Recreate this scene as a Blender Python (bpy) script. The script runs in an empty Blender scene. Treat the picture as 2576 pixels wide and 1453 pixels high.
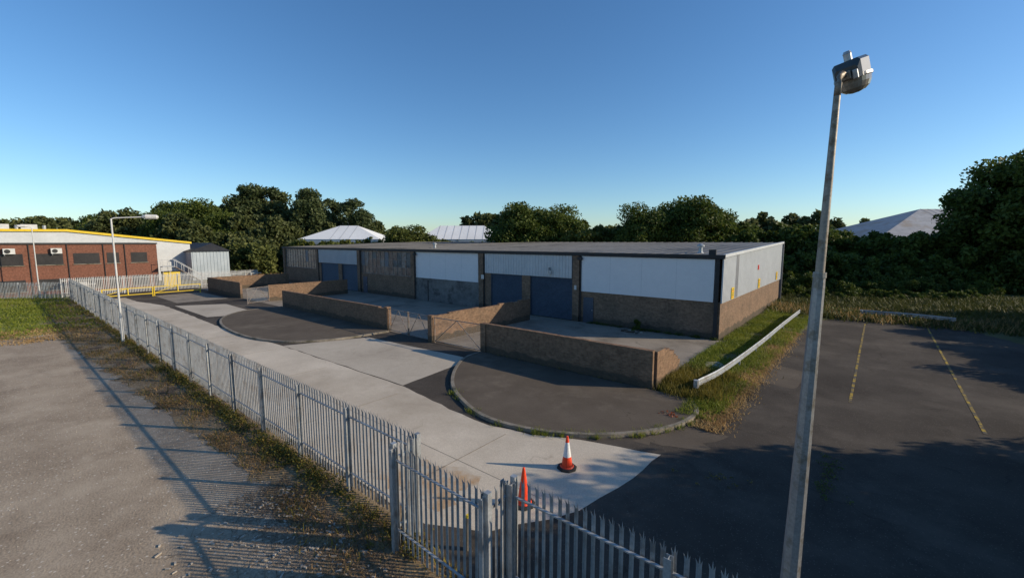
import bpy, bmesh, math, random
import numpy as np
from mathutils import Vector
random.seed(7); rng=np.random.default_rng(7)
C=bpy.context.scene.collection
# ------------------------------------------------------------------ materials
def newmat(name):
    m=bpy.data.materials.new(name); m.use_nodes=True
    nt=m.node_tree; nt.nodes.clear()
    o=nt.nodes.new('ShaderNodeOutputMaterial'); b=nt.nodes.new('ShaderNodeBsdfPrincipled')
    nt.links.new(b.outputs[0],o.inputs[0]); return m,nt,b,o
def N(nt,t,**k):
    n=nt.nodes.new(t)
    for a,v in k.items(): setattr(n,a,v)
    return n
def pos(nt): return N(nt,'ShaderNodeNewGeometry').outputs['Position']
def noise(nt,vec,scale,detail=6,rough=.6):
    n=N(nt,'ShaderNodeTexNoise'); n.inputs['Scale'].default_value=scale; n.inputs['Detail'].default_value=detail
    n.inputs['Roughness'].default_value=rough; nt.links.new(vec,n.inputs['Vector']); return n.outputs['Fac']
def ramp(nt,fac,p0,p1,c0=(0,0,0),c1=(1,1,1)):
    r=N(nt,'ShaderNodeValToRGB'); e=r.color_ramp.elements
    e[0].position=p0; e[1].position=p1; e[0].color=(*c0,1); e[1].color=(*c1,1)
    nt.links.new(fac,r.inputs[0]); return r.outputs[0]
def mix(nt,fac,a,b,mode='MIX'):
    m=N(nt,'ShaderNodeMix',data_type='RGBA',blend_type=mode)
    for s,v in ((m.inputs[0],fac),(m.inputs[6],a),(m.inputs[7],b)):
        if isinstance(v,(int,float)): s.default_value=v
        elif isinstance(v,tuple): s.default_value=(*v,1)
        else: nt.links.new(v,s)
    return m.outputs[2]
def bump(nt,b,h,strength=.3,dist=.02):
    n=N(nt,'ShaderNodeBump'); n.inputs['Strength'].default_value=strength; n.inputs['Distance'].default_value=dist
    nt.links.new(h,n.inputs['Height']); nt.links.new(n.outputs[0],b.inputs['Normal'])
def surf(name,c1,c2,scale=1.,rough=.85,fine=40.,bstr=.3,metal=0.,spec=.3,stain=None,stscale=.25,st=(.5,.62),speck=None,crack=None,contrast=.5):
    m,nt,b,o=newmat(name); p=pos(nt)
    col=mix(nt,ramp(nt,noise(nt,p,scale),.32,.68),c1,c2)
    f=noise(nt,p,fine,4)
    col=mix(nt,contrast,col,ramp(nt,f,.25,.75,(.55,.55,.55),(1.35,1.35,1.35)),'MULTIPLY')
    if stain: col=mix(nt,ramp(nt,noise(nt,p,stscale,8,.7),*st),col,stain)
    if speck:
        v=N(nt,'ShaderNodeTexVoronoi'); v.inputs['Scale'].default_value=speck[1]; nt.links.new(p,v.inputs['Vector'])
        col=mix(nt,ramp(nt,v.outputs['Distance'],.12,.2,(1,1,1),(0,0,0)),col,speck[0])
    if crack:
        v=N(nt,'ShaderNodeTexVoronoi',feature='DISTANCE_TO_EDGE'); v.inputs['Scale'].default_value=crack[1]
        q=N(nt,'ShaderNodeVectorMath',operation='ADD'); nn=N(nt,'ShaderNodeTexNoise'); nn.inputs['Scale'].default_value=1.2; nn.inputs['Detail'].default_value=6
        nt.links.new(p,nn.inputs['Vector']); nt.links.new(p,q.inputs[0]); nt.links.new(nn.outputs['Color'],q.inputs[1]); nt.links.new(q.outputs[0],v.inputs['Vector'])
        k=ramp(nt,v.outputs['Distance'],.0,crack[2],(.6,.6,.6),(0,0,0)); k=mix(nt,1.,k,ramp(nt,noise(nt,p,.5,2),.48,.62),'MULTIPLY')
        col=mix(nt,k,col,crack[0])
    nt.links.new(col,b.inputs['Base Color']); b.inputs['Roughness'].default_value=rough
    b.inputs['Metallic'].default_value=metal; b.inputs['Specular IOR Level'].default_value=spec
    if bstr: bump(nt,b,f,bstr)
    return m
def brickmat(name,c1,c2,mortar,dirt=(.05,.05,.04)):
    m,nt,b,o=newmat(name); p=pos(nt)
    s=N(nt,'ShaderNodeSeparateXYZ'); nt.links.new(p,s.inputs[0])
    a=N(nt,'ShaderNodeMath',operation='ADD'); nt.links.new(s.outputs[0],a.inputs[0]); nt.links.new(s.outputs[1],a.inputs[1])
    c=N(nt,'ShaderNodeCombineXYZ'); nt.links.new(a.outputs[0],c.inputs[0]); nt.links.new(s.outputs[2],c.inputs[1])
    t=N(nt,'ShaderNodeTexBrick'); nt.links.new(c.outputs[0],t.inputs['Vector'])
    t.inputs['Color1'].default_value=(*c1,1); t.inputs['Color2'].default_value=(*c2,1); t.inputs['Mortar'].default_value=(*mortar,1)
    t.inputs['Scale'].default_value=1; t.inputs['Brick Width'].default_value=.225; t.inputs['Row Height'].default_value=.075
    t.inputs['Mortar Size'].default_value=.010; t.inputs['Mortar Smooth'].default_value=.3; t.inputs['Bias'].default_value=-.1
    col=mix(nt,ramp(nt,noise(nt,p,.7,8,.7),.45,.75),t.outputs[0],mix(nt,.55,t.outputs[0],dirt))
    col=mix(nt,.7,col,ramp(nt,noise(nt,p,6,4),.3,.7,(.55,.55,.55),(1.35,1.35,1.35)),'MULTIPLY')
    g=N(nt,'ShaderNodeMath',operation='MULTIPLY_ADD'); g.inputs[1].default_value=1.; nt.links.new(s.outputs[2],g.inputs[0])
    nz=N(nt,'ShaderNodeMath',operation='MULTIPLY'); nt.links.new(noise(nt,p,1.5,5),nz.inputs[0]); nz.inputs[1].default_value=-.8; nt.links.new(nz.outputs[0],g.inputs[2])
    col=mix(nt,ramp(nt,g.outputs[0],-.35,.1,(.7,.7,.7),(0,0,0)),col,dirt)
    nt.links.new(col,b.inputs['Base Color']); b.inputs['Roughness'].default_value=.9; b.inputs['Specular IOR Level'].default_value=.2
    bump(nt,b,t.outputs['Fac'],-.4,.01); return m
def leafmat(name,dark,light,trans=.3):
    m,nt,b,o=newmat(name)
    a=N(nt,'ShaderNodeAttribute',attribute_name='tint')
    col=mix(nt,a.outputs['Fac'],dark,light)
    col=mix(nt,.7,col,ramp(nt,noise(nt,pos(nt),.35,3),.3,.7,(.65,.7,.65),(1.3,1.2,1.1)),'MULTIPLY')
    nt.links.new(col,b.inputs['Base Color']); b.inputs['Roughness'].default_value=.6; b.inputs['Specular IOR Level'].default_value=.25
    tr=N(nt,'ShaderNodeBsdfTranslucent'); nt.links.new(col,tr.inputs[0])
    mx=N(nt,'ShaderNodeMixShader'); mx.inputs[0].default_value=trans
    nt.links.new(b.outputs[0],mx.inputs[1]); nt.links.new(tr.outputs[0],mx.inputs[2]); nt.links.new(mx.outputs[0],o.inputs[0]); return m
M={}
M['asphalt_dark']=surf('asphalt_dark',(.05,.042,.035),(.082,.07,.058),.35,.95,60,.4,0,.12,stain=(.115,.098,.08),stscale=.22,st=(.48,.7),speck=((.14,.125,.105),14),crack=((.025,.022,.018),.22,.008))
M['apron']=surf('apron_asphalt',(.095,.077,.059),(.13,.107,.083),.5,.95,50,.4,0,.12,stain=(.17,.142,.11),stscale=.35,st=(.52,.7),crack=((.05,.045,.035),.35,.008))
M['concrete']=surf('road_concrete',(.49,.425,.335),(.6,.525,.42),.4,.9,30,.25,stain=(.37,.31,.235),stscale=.16,st=(.46,.7),crack=((.24,.2,.15),.2,.006))
M['concrete_b']=surf('road_concrete_worn',(.42,.365,.29),(.51,.45,.36),.6,.9,30,.25,stain=(.29,.245,.19),stscale=.3,st=(.46,.7),crack=((.18,.155,.12),.25,.008))
M['concrete_yard']=surf('yard_concrete',(.22,.187,.148),(.3,.257,.205),.5,.9,30,.25,stain=(.13,.11,.085),stscale=.4,st=(.5,.7),crack=((.06,.06,.04),.3,.012))
M['kerb']=surf('kerb_concrete',(.18,.155,.12),(.29,.255,.205),1.5,.9,30,.3,stain=(.08,.075,.05),stscale=1.2,st=(.5,.65))
M['joint']=surf('joint_tar',(.25,.21,.16),(.36,.31,.24),3,.9,40,0)
M['rust_stain']=surf('rust_stained_concrete',(.45,.32,.2),(.4,.26,.145),1.5,.9,30,.2,stain=(.49,.425,.335),stscale=.8,st=(.42,.56))
M['gravel']=surf('gravel',(.26,.2,.14),(.38,.305,.22),.55,.95,22,.9,stain=(.44,.36,.265),stscale=.3,st=(.46,.68),speck=((.54,.475,.385),7),contrast=.85)
M['field']=surf('field_grass',(.06,.07,.02),(.12,.11,.04),.15,.95,6,.5,stain=(.17,.14,.065),stscale=.03,st=(.52,.65))
M['dry_field']=surf('dry_field_grass',(.17,.145,.06),(.28,.23,.1),.25,.95,6,.5)
M['lawn']=surf('lawn',(.12,.15,.02),(.21,.22,.04),.5,.95,14,.6,stain=(.36,.28,.12),stscale=.2,st=(.46,.66))
M['dry']=surf('dry_soil',(.21,.145,.08),(.32,.235,.135),.9,.95,16,.8,stain=(.08,.052,.032),stscale=.6,st=(.5,.62),speck=((.42,.36,.27),9),contrast=.8)
M['verge']=surf('verge_soil',(.09,.09,.03),(.15,.13,.055),.9,.95,16,.6)
M['brick']=brickmat('brown_brick',(.175,.108,.07),(.26,.165,.105),(.2,.16,.12))
M['brick_yard']=brickmat('yard_brick',(.18,.104,.063),(.265,.158,.094),(.18,.145,.105))
M['brick_red']=brickmat('red_brick',(.17,.066,.042),(.235,.09,.055),(.18,.11,.085),(.13,.06,.04))
M['render']=surf('grey_render',(.13,.128,.12),(.21,.205,.19),1.5,.9,10,.2,stain=(.08,.078,.074),stscale=.8)
M['white_panel']=surf('white_panel',(.7,.7,.7),(.74,.74,.735),.3,.6,3,0,stain=(.66,.66,.66),stscale=.3,st=(.5,.8),contrast=.08)
M['clad']=surf('grey_cladding',(.46,.48,.49),(.52,.54,.55),.5,.5,3,.05,.1,.5,contrast=.2)
M['clad_blue']=surf('blue_cladding',(.3,.35,.39),(.37,.42,.46),.5,.5,8,.05,.2,.5,contrast=.2)
M['clad_dark']=surf('dark_cladding',(.13,.14,.16),(.2,.21,.22),.5,.6,8,.05)
M['shutter']=surf('shutter_steel',(.045,.06,.085),(.06,.08,.11),.6,.5,6,.05,.1,.5)
M['roof']=surf('roof_sheet',(.115,.11,.1),(.175,.167,.155),.3,.6,12,.2,.1,.3,stain=(.07,.067,.06),stscale=.15)
M['trim']=surf('dark_trim',(.025,.025,.027),(.04,.04,.04),1,.6,10,0)
M['galv']=surf('galvanised_steel',(.34,.36,.37),(.46,.48,.49),1.5,.45,20,.05,.4,.5,stain=(.27,.26,.25),stscale=2)
M['pole']=surf('painted_pole_steel',(.25,.255,.26),(.35,.35,.345),3,.45,25,.08,.5,.5,stain=(.19,.175,.15),stscale=5)
M['pole_up']=surf('brown_bracket_steel',(.21,.185,.155),(.32,.28,.23),5,.5,30,.1,.4,.5,stain=(.15,.11,.07),stscale=6)  # upper column and arm: browner than the lower column, with darker mottling
M['white_metal']=surf('pale_steel',(.5,.5,.48),(.62,.62,.6),2,.5,20,0,.1,.5)
M['rusty']=surf('rusty_gate_steel',(.2,.17,.14),(.3,.28,.26),4,.6,20,.1,.2,.4,stain=(.17,.08,.04),stscale=3)
M['yellow']=surf('yellow_paint',(.62,.43,.02),(.72,.52,.04),2,.5,20,0)
M['line']=surf('worn_yellow_line',(.48,.32,.02),(.24,.17,.04),5,.9,30,.1,stain=(.08,.07,.055),stscale=2,st=(.44,.54))
M['red']=surf('cone_red',(.8,.06,.02),(.88,.09,.03),3,.45,20,0)
M['white']=surf('cone_white',(.7,.7,.68),(.8,.8,.78),3,.45,20,0)
M['rubber']=surf('black_rubber',(.02,.02,.02),(.035,.033,.03),5,.8,30,0)
M['bark']=surf('bark',(.06,.045,.03),(.11,.085,.06),4,.95,20,.5)
M['white_roof']=surf('white_roof',(.72,.72,.7),(.82,.82,.8),.2,.6,3,0,contrast=.15)
M['roof_rib']=surf('grey_roof_rib',(.5,.5,.49),(.58,.58,.57),.2,.6,3,0,contrast=.15)
M['rust_roof']=surf('weathered_roof',(.3,.3,.31),(.4,.4,.4),.1,.7,1,0,stain=(.3,.26,.22),stscale=.15)
M['glass_dirty']=surf('dirty_glazing',(.06,.06,.06),(.17,.16,.14),1.2,.25,8,0,0,.6,stain=(.25,.22,.18),stscale=.9,st=(.5,.62))
M['window']=surf('window_shutter',(.025,.022,.022),(.04,.036,.035),1,.4,8,0)
M['bowl']=surf('lamp_bowl',(.2,.18,.15),(.28,.25,.21),5,.12,20,0,0,.7)
M['head']=surf('lamp_housing_paint',(.03,.045,.05),(.05,.065,.07),6,.35,30,0,0,.6)
M['sign_red']=surf('sign_red',(.5,.04,.03),(.55,.06,.04),5,.6,20,0)
M['rubble']=surf('rubble',(.32,.28,.23),(.48,.43,.36),3,.9,20,.3)
M['leaf_oak']=leafmat('oak_leaves',(.045,.073,.014),(.12,.155,.028))
M['leaf_poplar']=leafmat('poplar_leaves',(.045,.07,.027),(.115,.14,.055))
M['leaf_far']=leafmat('far_leaves',(.055,.075,.026),(.125,.14,.048))
M['leaf_bush']=leafmat('bush_leaves',(.05,.072,.015),(.145,.16,.034))
M['leaf_rough']=leafmat('rough_grass_blades',(.045,.06,.014),(.13,.13,.035),.25)
M['leaf_light']=leafmat('willow_leaves',(.07,.09,.022),(.17,.185,.055))
M['grass']=leafmat('grass_blades',(.1,.15,.018),(.27,.29,.045),.4)
M['grass_dry']=leafmat('dry_grass_blades',(.27,.175,.08),(.52,.37,.18),.4)
M['grass_brown']=leafmat('brown_grass_blades',(.15,.09,.045),(.42,.27,.12),.35)
M['weed']=leafmat('weed_leaves',(.08,.08,.018),(.27,.22,.045),.35)
M['leaf_red']=leafmat('red_leaves',(.2,.03,.015),(.45,.1,.03),.3)
M['twig']=leafmat('twigs',(.07,.05,.035),(.26,.2,.14),.0)
# ------------------------------------------------------------------ mesh builder
class MB:
    def __init__(s): s.v=[];s.f=[];s.m=[];s.mats=[]
    def mi(s,k):
        if k not in s.mats: s.mats.append(k)
        return s.mats.index(k)
    def face(s,pts,k):
        n=len(s.v); s.v+= [tuple(p) for p in pts]; s.f.append(tuple(range(n,n+len(pts)))); s.m.append(s.mi(k))
    def box(s,a,b,k):
        x0,y0,z0=a;x1,y1,z1=b;n=len(s.v)
        s.v+=[(x0,y0,z0),(x1,y0,z0),(x1,y1,z0),(x0,y1,z0),(x0,y0,z1),(x1,y0,z1),(x1,y1,z1),(x0,y1,z1)]
        for f in((0,3,2,1),(4,5,6,7),(0,1,5,4),(1,2,6,5),(2,3,7,6),(3,0,4,7)):
            s.f.append(tuple(n+i for i in f)); s.m.append(s.mi(k))
    def obox(s,p,q,w,z0,z1,k):
        p=np.array(p,float);q=np.array(q,float);d=(q-p)/np.linalg.norm(q-p);nn=np.array([-d[1],d[0]])*w/2
        c=[p-nn,q-nn,q+nn,p+nn];n=len(s.v)
        s.v+=[(x,y,z0) for x,y in c]+[(x,y,z1) for x,y in c]
        for f in((0,3,2,1),(4,5,6,7),(0,1,5,4),(1,2,6,5),(2,3,7,6),(3,0,4,7)):
            s.f.append(tuple(n+i for i in f)); s.m.append(s.mi(k))
    def tube(s,pts,rad,k,seg=8,cap=True):
        pts=[np.array(p,float) for p in pts]
        if not hasattr(rad,'__len__'): rad=[rad]*len(pts)
        n=len(s.v)
        for i,p in enumerate(pts):
            d=pts[min(i+1,len(pts)-1)]-pts[max(i-1,0)]; d=d/(np.linalg.norm(d)+1e-9)
            a=np.cross(d,(0,0,1.)) if abs(d[2])<.9 else np.cross(d,(1.,0,0)); a/=np.linalg.norm(a); b=np.cross(d,a)
            for j in range(seg):
                t=2*math.pi*j/seg; s.v.append(tuple(p+rad[i]*(a*math.cos(t)+b*math.sin(t))))
        m=s.mi(k)
        for i in range(len(pts)-1):
            for j in range(seg):
                j2=(j+1)%seg; s.f.append((n+i*seg+j,n+i*seg+j2,n+(i+1)*seg+j2,n+(i+1)*seg+j)); s.m.append(m)
        if cap:
            s.f.append(tuple(n+j for j in range(seg))[::-1]); s.m.append(m)
            s.f.append(tuple(n+(len(pts)-1)*seg+j for j in range(seg))); s.m.append(m)
    def obj(s,name,parent=None,loc=(0,0,0),bevel=0,smooth=False,rotz=0):
        me=bpy.data.meshes.new(name); me.from_pydata(s.v,[],s.f)
        for k in s.mats: me.materials.append(M[k])
        me.polygons.foreach_set('material_index',s.m); me.update()
        o=bpy.data.objects.new(name,me); C.objects.link(o); o.location=loc; o.rotation_euler[2]=rotz
        if smooth:
            for p in me.polygons: p.use_smooth=True
        if bevel:
            b=o.modifiers.new('bevel','BEVEL'); b.width=bevel; b.segments=2; b.limit_method='ANGLE'
        if parent: o.parent=parent
        return o
def empty(name,loc=(0,0,0)):
    e=bpy.data.objects.new(name,None); C.objects.link(e); e.location=loc; e.empty_display_size=.5; return e
def rough_poly(pts,step=.5,jit=.1):
    out=[];n=len(pts)
    for i in range(n):
        a=np.array(pts[i],float);b=np.array(pts[(i+1)%n],float);L=np.linalg.norm(b-a);k=min(max(1,int(L/step)),220)
        for j in range(k):
            p=a+(b-a)*j/k
            if jit and j: p=p+rng.normal(size=2)*jit
            out.append(tuple(p))
    return out
def sheet(name,pts,z,k,jit=0,step=.5):
    if jit: pts=rough_poly(pts,step,jit)
    m=MB(); m.face([(x,y,z) for x,y in pts],k); o=m.obj(name)
    bm=bmesh.new(); bm.from_mesh(o.data); bmesh.ops.triangulate(bm,faces=bm.faces[:],ngon_method='EAR_CLIP')
    for f in bm.faces:
        if f.normal.z<0: f.normal_flip()
    bm.to_mesh(o.data); bm.free(); return o
def catmull(P,n=6):
    P=[np.array(p,float) for p in P]; Q=[2*P[0]-P[1]]+P+[2*P[-1]-P[-2]]; out=[]
    for i in range(1,len(Q)-2):
        for j in range(n):
            t=j/n;a,b,c,d=Q[i-1:i+3]
            out.append(tuple(.5*((2*b)+(-a+c)*t+(2*a-5*b+4*c-d)*t*t+(-a+3*b-3*c+d)*t**3)))
    out.append(tuple(P[-1])); return out
def quadmesh(name,V,tint,mats,extra=None,link=True):
    n=len(V); ev=np.array(extra.v) if extra and extra.v else np.zeros((0,3)); nv=n*4
    me=bpy.data.meshes.new(name)
    allv=np.concatenate([V.reshape(-1,3),ev]); me.vertices.add(len(allv)); me.vertices.foreach_set('co',allv.ravel().astype(np.float32))
    ef=extra.f if extra else []
    loops=np.concatenate([np.arange(nv)]+[np.array(f)+nv for f in ef]) if ef else np.arange(nv)
    tot=[4]*n+[len(f) for f in ef]; st=np.concatenate([[0],np.cumsum(tot)[:-1]])
    me.loops.add(len(loops)); me.loops.foreach_set('vertex_index',loops.astype(np.int32))
    me.polygons.add(len(tot)); me.polygons.foreach_set('loop_start',st.astype(np.int32))
    me.polygons.foreach_set('material_index',np.array([0]*n+[1]*len(ef),dtype=np.int32))
    a=me.attributes.new('tint','FLOAT','POINT'); a.data.foreach_set('value',np.concatenate([np.repeat(tint,4),np.zeros(len(ev))]).astype(np.float32))
    for k in mats: me.materials.append(M[k])
    me.update(calc_edges=True); me.validate()
    if not link: return me
    o=bpy.data.objects.new(name,me); C.objects.link(o); return o
def leaves(c,s,asp=.6,flat=0.):
    n=len(c); d=rng.normal(size=(n,3)); d[:,2]+=flat*np.sign(d[:,2]); d/=np.linalg.norm(d,axis=1)[:,None]
    r=rng.normal(size=(n,3)); u=np.cross(d,r); u/=np.linalg.norm(u,axis=1)[:,None]; v=np.cross(d,u)
    s=np.asarray(s)[:,None]
    return np.stack([c+u*s,c+v*s*asp,c-u*s,c-v*s*asp],1)
def blades(x,y,z,h,w,lean=.35):
    n=len(x); a=rng.uniform(0,2*math.pi,n); dx=np.cos(a)*w/2; dy=np.sin(a)*w/2
    lx=rng.normal(size=n)*lean*h; ly=rng.normal(size=n)*lean*h
    b0=np.stack([x-dx,y-dy,z],1); b1=np.stack([x+dx,y+dy,z],1)
    t1=np.stack([x+lx+dx*.25,y+ly+dy*.25,z+h],1); t0=np.stack([x+lx-dx*.25,y+ly-dy*.25,z+h],1)
    return np.stack([b0,b1,t1,t0],1)
# ------------------------------------------------------------------ vegetation
def crown(center,rad,K,cr,nl,ls,low=0.):
    cs=[];tn=[];cl=[]
    for i in range(K):
        d=rng.normal(size=3); d/=np.linalg.norm(d); r=rng.uniform(.25,1)**.5
        c=np.array(center)+d*r*np.array(rad)
        if c[2]<low: c[2]=low+rng.uniform(0,.5)
        cl.append(c); q=cr*rng.uniform(.6,1.35); m=int(nl*(q/cr)**2)
        e=rng.normal(size=(m,3)); e/=np.linalg.norm(e,axis=1)[:,None]; e*=rng.uniform(.45,1.2,m)[:,None]*q; e[:,2]*=.75
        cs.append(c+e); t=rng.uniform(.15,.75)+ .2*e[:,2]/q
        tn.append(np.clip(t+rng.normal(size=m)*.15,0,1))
    c=np.concatenate(cs); return leaves(c,ls*rng.uniform(.6,1.3,len(c))),np.concatenate(tn),cl
def tree_mesh(name,h,rx,K,nl,ls,leaf,base=.25,cr=None):
    cr=cr or rx*.3; ex=MB(); cz=h*(base+(1-base)/2); rz=h*(1-base)/2-cr*.5
    V,T,cl=crown((0,0,cz),(rx-cr*.6,rx-cr*.6,rz),K,cr,nl,ls,h*base*.7)
    ex.tube([(0,0,-.3),(.1,0,h*.2),(-.05,.1,h*.45),(.1,.05,h*.8)],[h*.03,h*.022,h*.017,h*.005],'bark',8)
    for c in cl[::max(1,len(cl)//14)]:
        z0=h*rng.uniform(.2,.55); ex.tube([(0,0,z0),tuple((np.array([0,0,z0])*.45+c*.55)+np.array([0,0,-.03*h])),tuple(c)],[h*.011,h*.006,h*.002],'bark',5)
    return quadmesh(name,V,T,[leaf,'bark'],ex,link=False)
def put(me,name,x,y,s=1,sz=None,r=None):
    o=bpy.data.objects.new(name,me); C.objects.link(o); o.location=(x,y,0); o.scale=(s,s,sz or s); o.rotation_euler[2]=random.uniform(0,6.28) if r is None else r; return o
def mass(name,lumps,ls,leaf,cover=2.2):
    Vs=[];Ts=[]
    for x,y,r,h in lumps:
        K=max(6,int(10*h/ r)); cr=min(r,h)*.42
        n=cover*2*math.pi*r*h/(1.2*ls*ls); m=int(n/K)+3
        for i in range(K):
            a=rng.uniform(0,6.28); zz=rng.uniform(0,1); rr=r*math.sqrt(max(0,1-zz**3))*rng.uniform(.5,1)*.8
            q=cr*rng.uniform(.5,1.1)*(1-.35*zz); c=np.array([x+math.cos(a)*rr,y+math.sin(a)*rr,max(q*.5,zz*(h-q*.7))])
            e=rng.normal(size=(m,3)); e/=np.linalg.norm(e,axis=1)[:,None]; e*=rng.uniform(.5,1.15,m)[:,None]*q
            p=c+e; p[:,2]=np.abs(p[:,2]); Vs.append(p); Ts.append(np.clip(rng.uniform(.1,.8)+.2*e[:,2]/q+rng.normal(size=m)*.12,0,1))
    c=np.concatenate(Vs); return quadmesh(name,leaves(c,ls*rng.uniform(.6,1.3,len(c))),np.concatenate(Ts),[leaf])
def at(t,b): return (t*b*.771-b*.637, t*b*.637+b*.771)   # bearing tangent, forward distance -> world metres
# ------------------------------------------------------------------ ground
sheet('ground',[(-1500,-1500),(1500,-1500),(1500,1500),(-1500,1500)],0,'field')
sheet('dry_field',[(-74,30.5),(-74,60),(-140,75),(-140,28),(-86,28),(-76,29)],.006,'dry_field',.2)
sheet('asphalt_car_park',[(-80,5.4),(-12,5.4),(-12,-25),(30,-25),(14,14),(9.5,30),(8,41),(5.5,46.5),(0,47.5),(-3.2,43),(-3.6,32),(-4,22),(-5,17.5),(-7,17.5),(-7,30.1),(-72,30.1),(-80,28)],.004,'asphalt_dark',.12)
sheet('gravel_yard',[(-45,-60),(-4.9,-60),(-4.9,5.0),(-20,4.8),(-44,4.3)],.010,'gravel',.12)
sheet('lawn',[(-110,-60),(-45.5,-60),(-44.6,-1),(-43.5,1),(-45,3.8),(-69,5.2),(-78,5),(-110,5)],.014,'lawn',.3,1)
VX=[-70,-46,-40,-34,-20,-13,-10,-7,-5]; VY=[3.2,2.4,2.7,3.0,3.8,4.15,3.9,3.2,2.8]
sheet('fence_verge_soil',list(zip(VX,VY))+[(-5,4.8),(-7,5.75),(-69,5.75)],.018,'dry',.16,.35)
sheet('concrete_road',[(-66,5.9),(-7.5,5.9),(-6.2,6.6),(-5.0,8.6),(-4.6,10.8),(-4.5,12.6),(-6.9,11.9),(-8.4,11.15),(-10,10.8),(-12.2,10.9),(-15.8,11.4),(-28.0,11.2),(-37,10.7),(-48,10.9),(-55,10.9),(-60.6,9.8),(-66,9.6)],.010,'concrete',.03,.6)
sheet('concrete_slab',[(-15.9,11.45),(-16.6,16.6),(-25.9,16.0),(-27.9,11.25)],.0102,'concrete_b',.02,.6)
sheet('concrete_slab',[(-53.8,11.5),(-51.4,15.3),(-42.1,15.2),(-43.6,11.5)],.0105,'concrete_b')
sheet('concrete_slab',[(-65.5,12.2),(-56,12.2),(-56,17),(-65.5,17)],.0105,'concrete_yard')
sheet('rust_stain',[(-10.6,6.3),(-7.6,6.4),(-7.9,8.2),(-9,8.0),(-10.5,7.2)],.0145,'rust_stain',.12,.25)
sheet('asphalt_patch',[(-4.2,22.5),(-2.2,22.2),(-1.9,25.5),(-4.0,26)],.008,'apron',.05,.4)
sheet('asphalt_patch',[(-5.6,12.9),(-3.6,13.6),(-3.2,15.3),(-4.6,15.2)],.008,'apron',.1,.3)
j=MB()
for x in np.arange(-64,-6,6.1): j.box((x,5.95,.0112),(x+.03,10.65,.0145),'joint')
j.box((-65,8.4,.0112),(-6,8.42,.0146),'joint')
j.obj('concrete_road_joint')
m=MB(); m.face([(-73,18.1,.012),(-7.1,18.1,.012),(-7.1,30.1,.012),(-73,30.1,.012)],'concrete_yard'); m.obj('yard_pavement')
def apron(name,P):
    crv=catmull(P,6); m=MB(); m.face([(x,y,.11) for x,y in crv],'apron'); n=len(crv)
    def nrm(u,v): w=(v-u)/np.linalg.norm(v-u); return np.array([w[1],-w[0]])
    for i in range(n-1):
        a=np.array(crv[i]);b=np.array(crv[i+1]); pa=np.array(crv[max(i-1,0)]);pb=np.array(crv[min(i+2,n-1)])
        na=nrm(pa,b) ; nb=nrm(a,pb); ao,bo=a+na*.15,b+nb*.15; ds=.012*rng.normal()
        m.face([(*a,.125),(*b,.125),(*bo,.12+ds*.3),(*ao,.12+ds*.3)],'kerb'); m.face([(*ao,.12+ds*.3),(*bo,.12+ds*.3),(*(b+nb*.17),.0),(*(a+na*.17),.0)],'kerb')
        m.face([(*a,.125),(*b,.125),(*b,.10),(*a,.10)],'kerb')
    m.obj(name); return crv
AR=[(-17.0,17.8),(-16.9,16.6),(-16.2,15.3),(-15,13.8),(-13.5,12.5),(-11.5,11.5),(-10,11.2),(-8.4,11.5),(-6.9,12.3),(-5.7,13.5),(-4.9,14.9),(-4.7,16.5),(-5.3,17.8)]
AL=[(-44.3,18.0),(-44.6,16.2),(-44,14.1),(-41.5,12.1),(-37.7,11),(-33.2,10.7),(-30.2,11.1),(-28.2,12.2),(-26.8,14.5),(-26.4,17.9)]
cR=apron('raised_apron',AR); cL=apron('raised_apron',AL)
m=MB()
for x,y0,y1 in((.1,21.8,44),(3.75,21,45),(-3.2,40,44)): m.obox((x-.3 if x>0 else x,y0),(x,y1),.1,.0085,.0125,'line')
m.obj('parking_line_marking')
sheet('verge',[(-7.05,18.2),(-5.3,17.9),(-4.6,16.2),(-4.5,15.2),(-3.9,16.4),(-3.9,22),(-3.5,32),(-3.1,43),(0,47.3),(5.5,46.3),(9,47),(9,60),(-7.2,60)],.02,'verge',.12,.4)
def scatter(n,f,z,hr,wr,leaf,name,lean=.35):
    pts=f(n); x,y=pts[:,0],pts[:,1]; h=rng.uniform(*hr,len(x)); w=rng.uniform(*wr,len(x))
    nz=np.sin(x*1.3)*np.cos(y*1.7)*.2+.5; t=np.clip(nz+rng.normal(size=len(x))*.2,0,1)
    return quadmesh(name,blades(x,y,np.full(len(x),z),h,w,lean),t,[leaf])
def rectf(x0,x1,y0,y1,cl=0,cr=.25):
    def f(n):
        if cl:
            cx=rng.uniform(x0,x1,cl);cy=rng.uniform(y0,y1,cl);i=rng.integers(0,cl,n)
            return np.stack([cx[i]+rng.normal(size=n)*cr,cy[i]+rng.normal(size=n)*cr],1)
        return np.stack([rng.uniform(x0,x1,n),rng.uniform(y0,y1,n)],1)
    return f
def vergef(n):
    y=rng.uniform(16,50,n)
    lo=np.where(y<18.2,-5.2,-7.1); hi=-3.9+.02*(y-20)+rng.normal(size=n)*.12
    x=lo+(hi-lo)*rng.uniform(0,1,n); k=(np.sin(x*2.1+1)*np.sin(y*.9)+.25*np.sin(y*3.3)+rng.normal(size=n)*.4)>-.45
    return np.stack([x,y],1)[k]
scatter(66000,vergef,.02,(.05,.22),(.02,.05),'grass','verge_grass',.6)
scatter(14000,lambda n:np.stack([-3.95+rng.normal(size=n)*.3,rng.uniform(15.2,36,n)],1),.02,(.03,.13),(.02,.05),'grass_dry','verge_dry_grass',.7)
scatter(5000,rectf(-6.8,-4.4,17.9,22,60,.25),.02,(.2,.5),(.02,.05),'weed','verge_weeds')
scatter(36000,rectf(-7,18,45,72,1100,.6),.02,(.15,.6),(.05,.14),'leaf_rough','rough_grass',.7)
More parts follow.
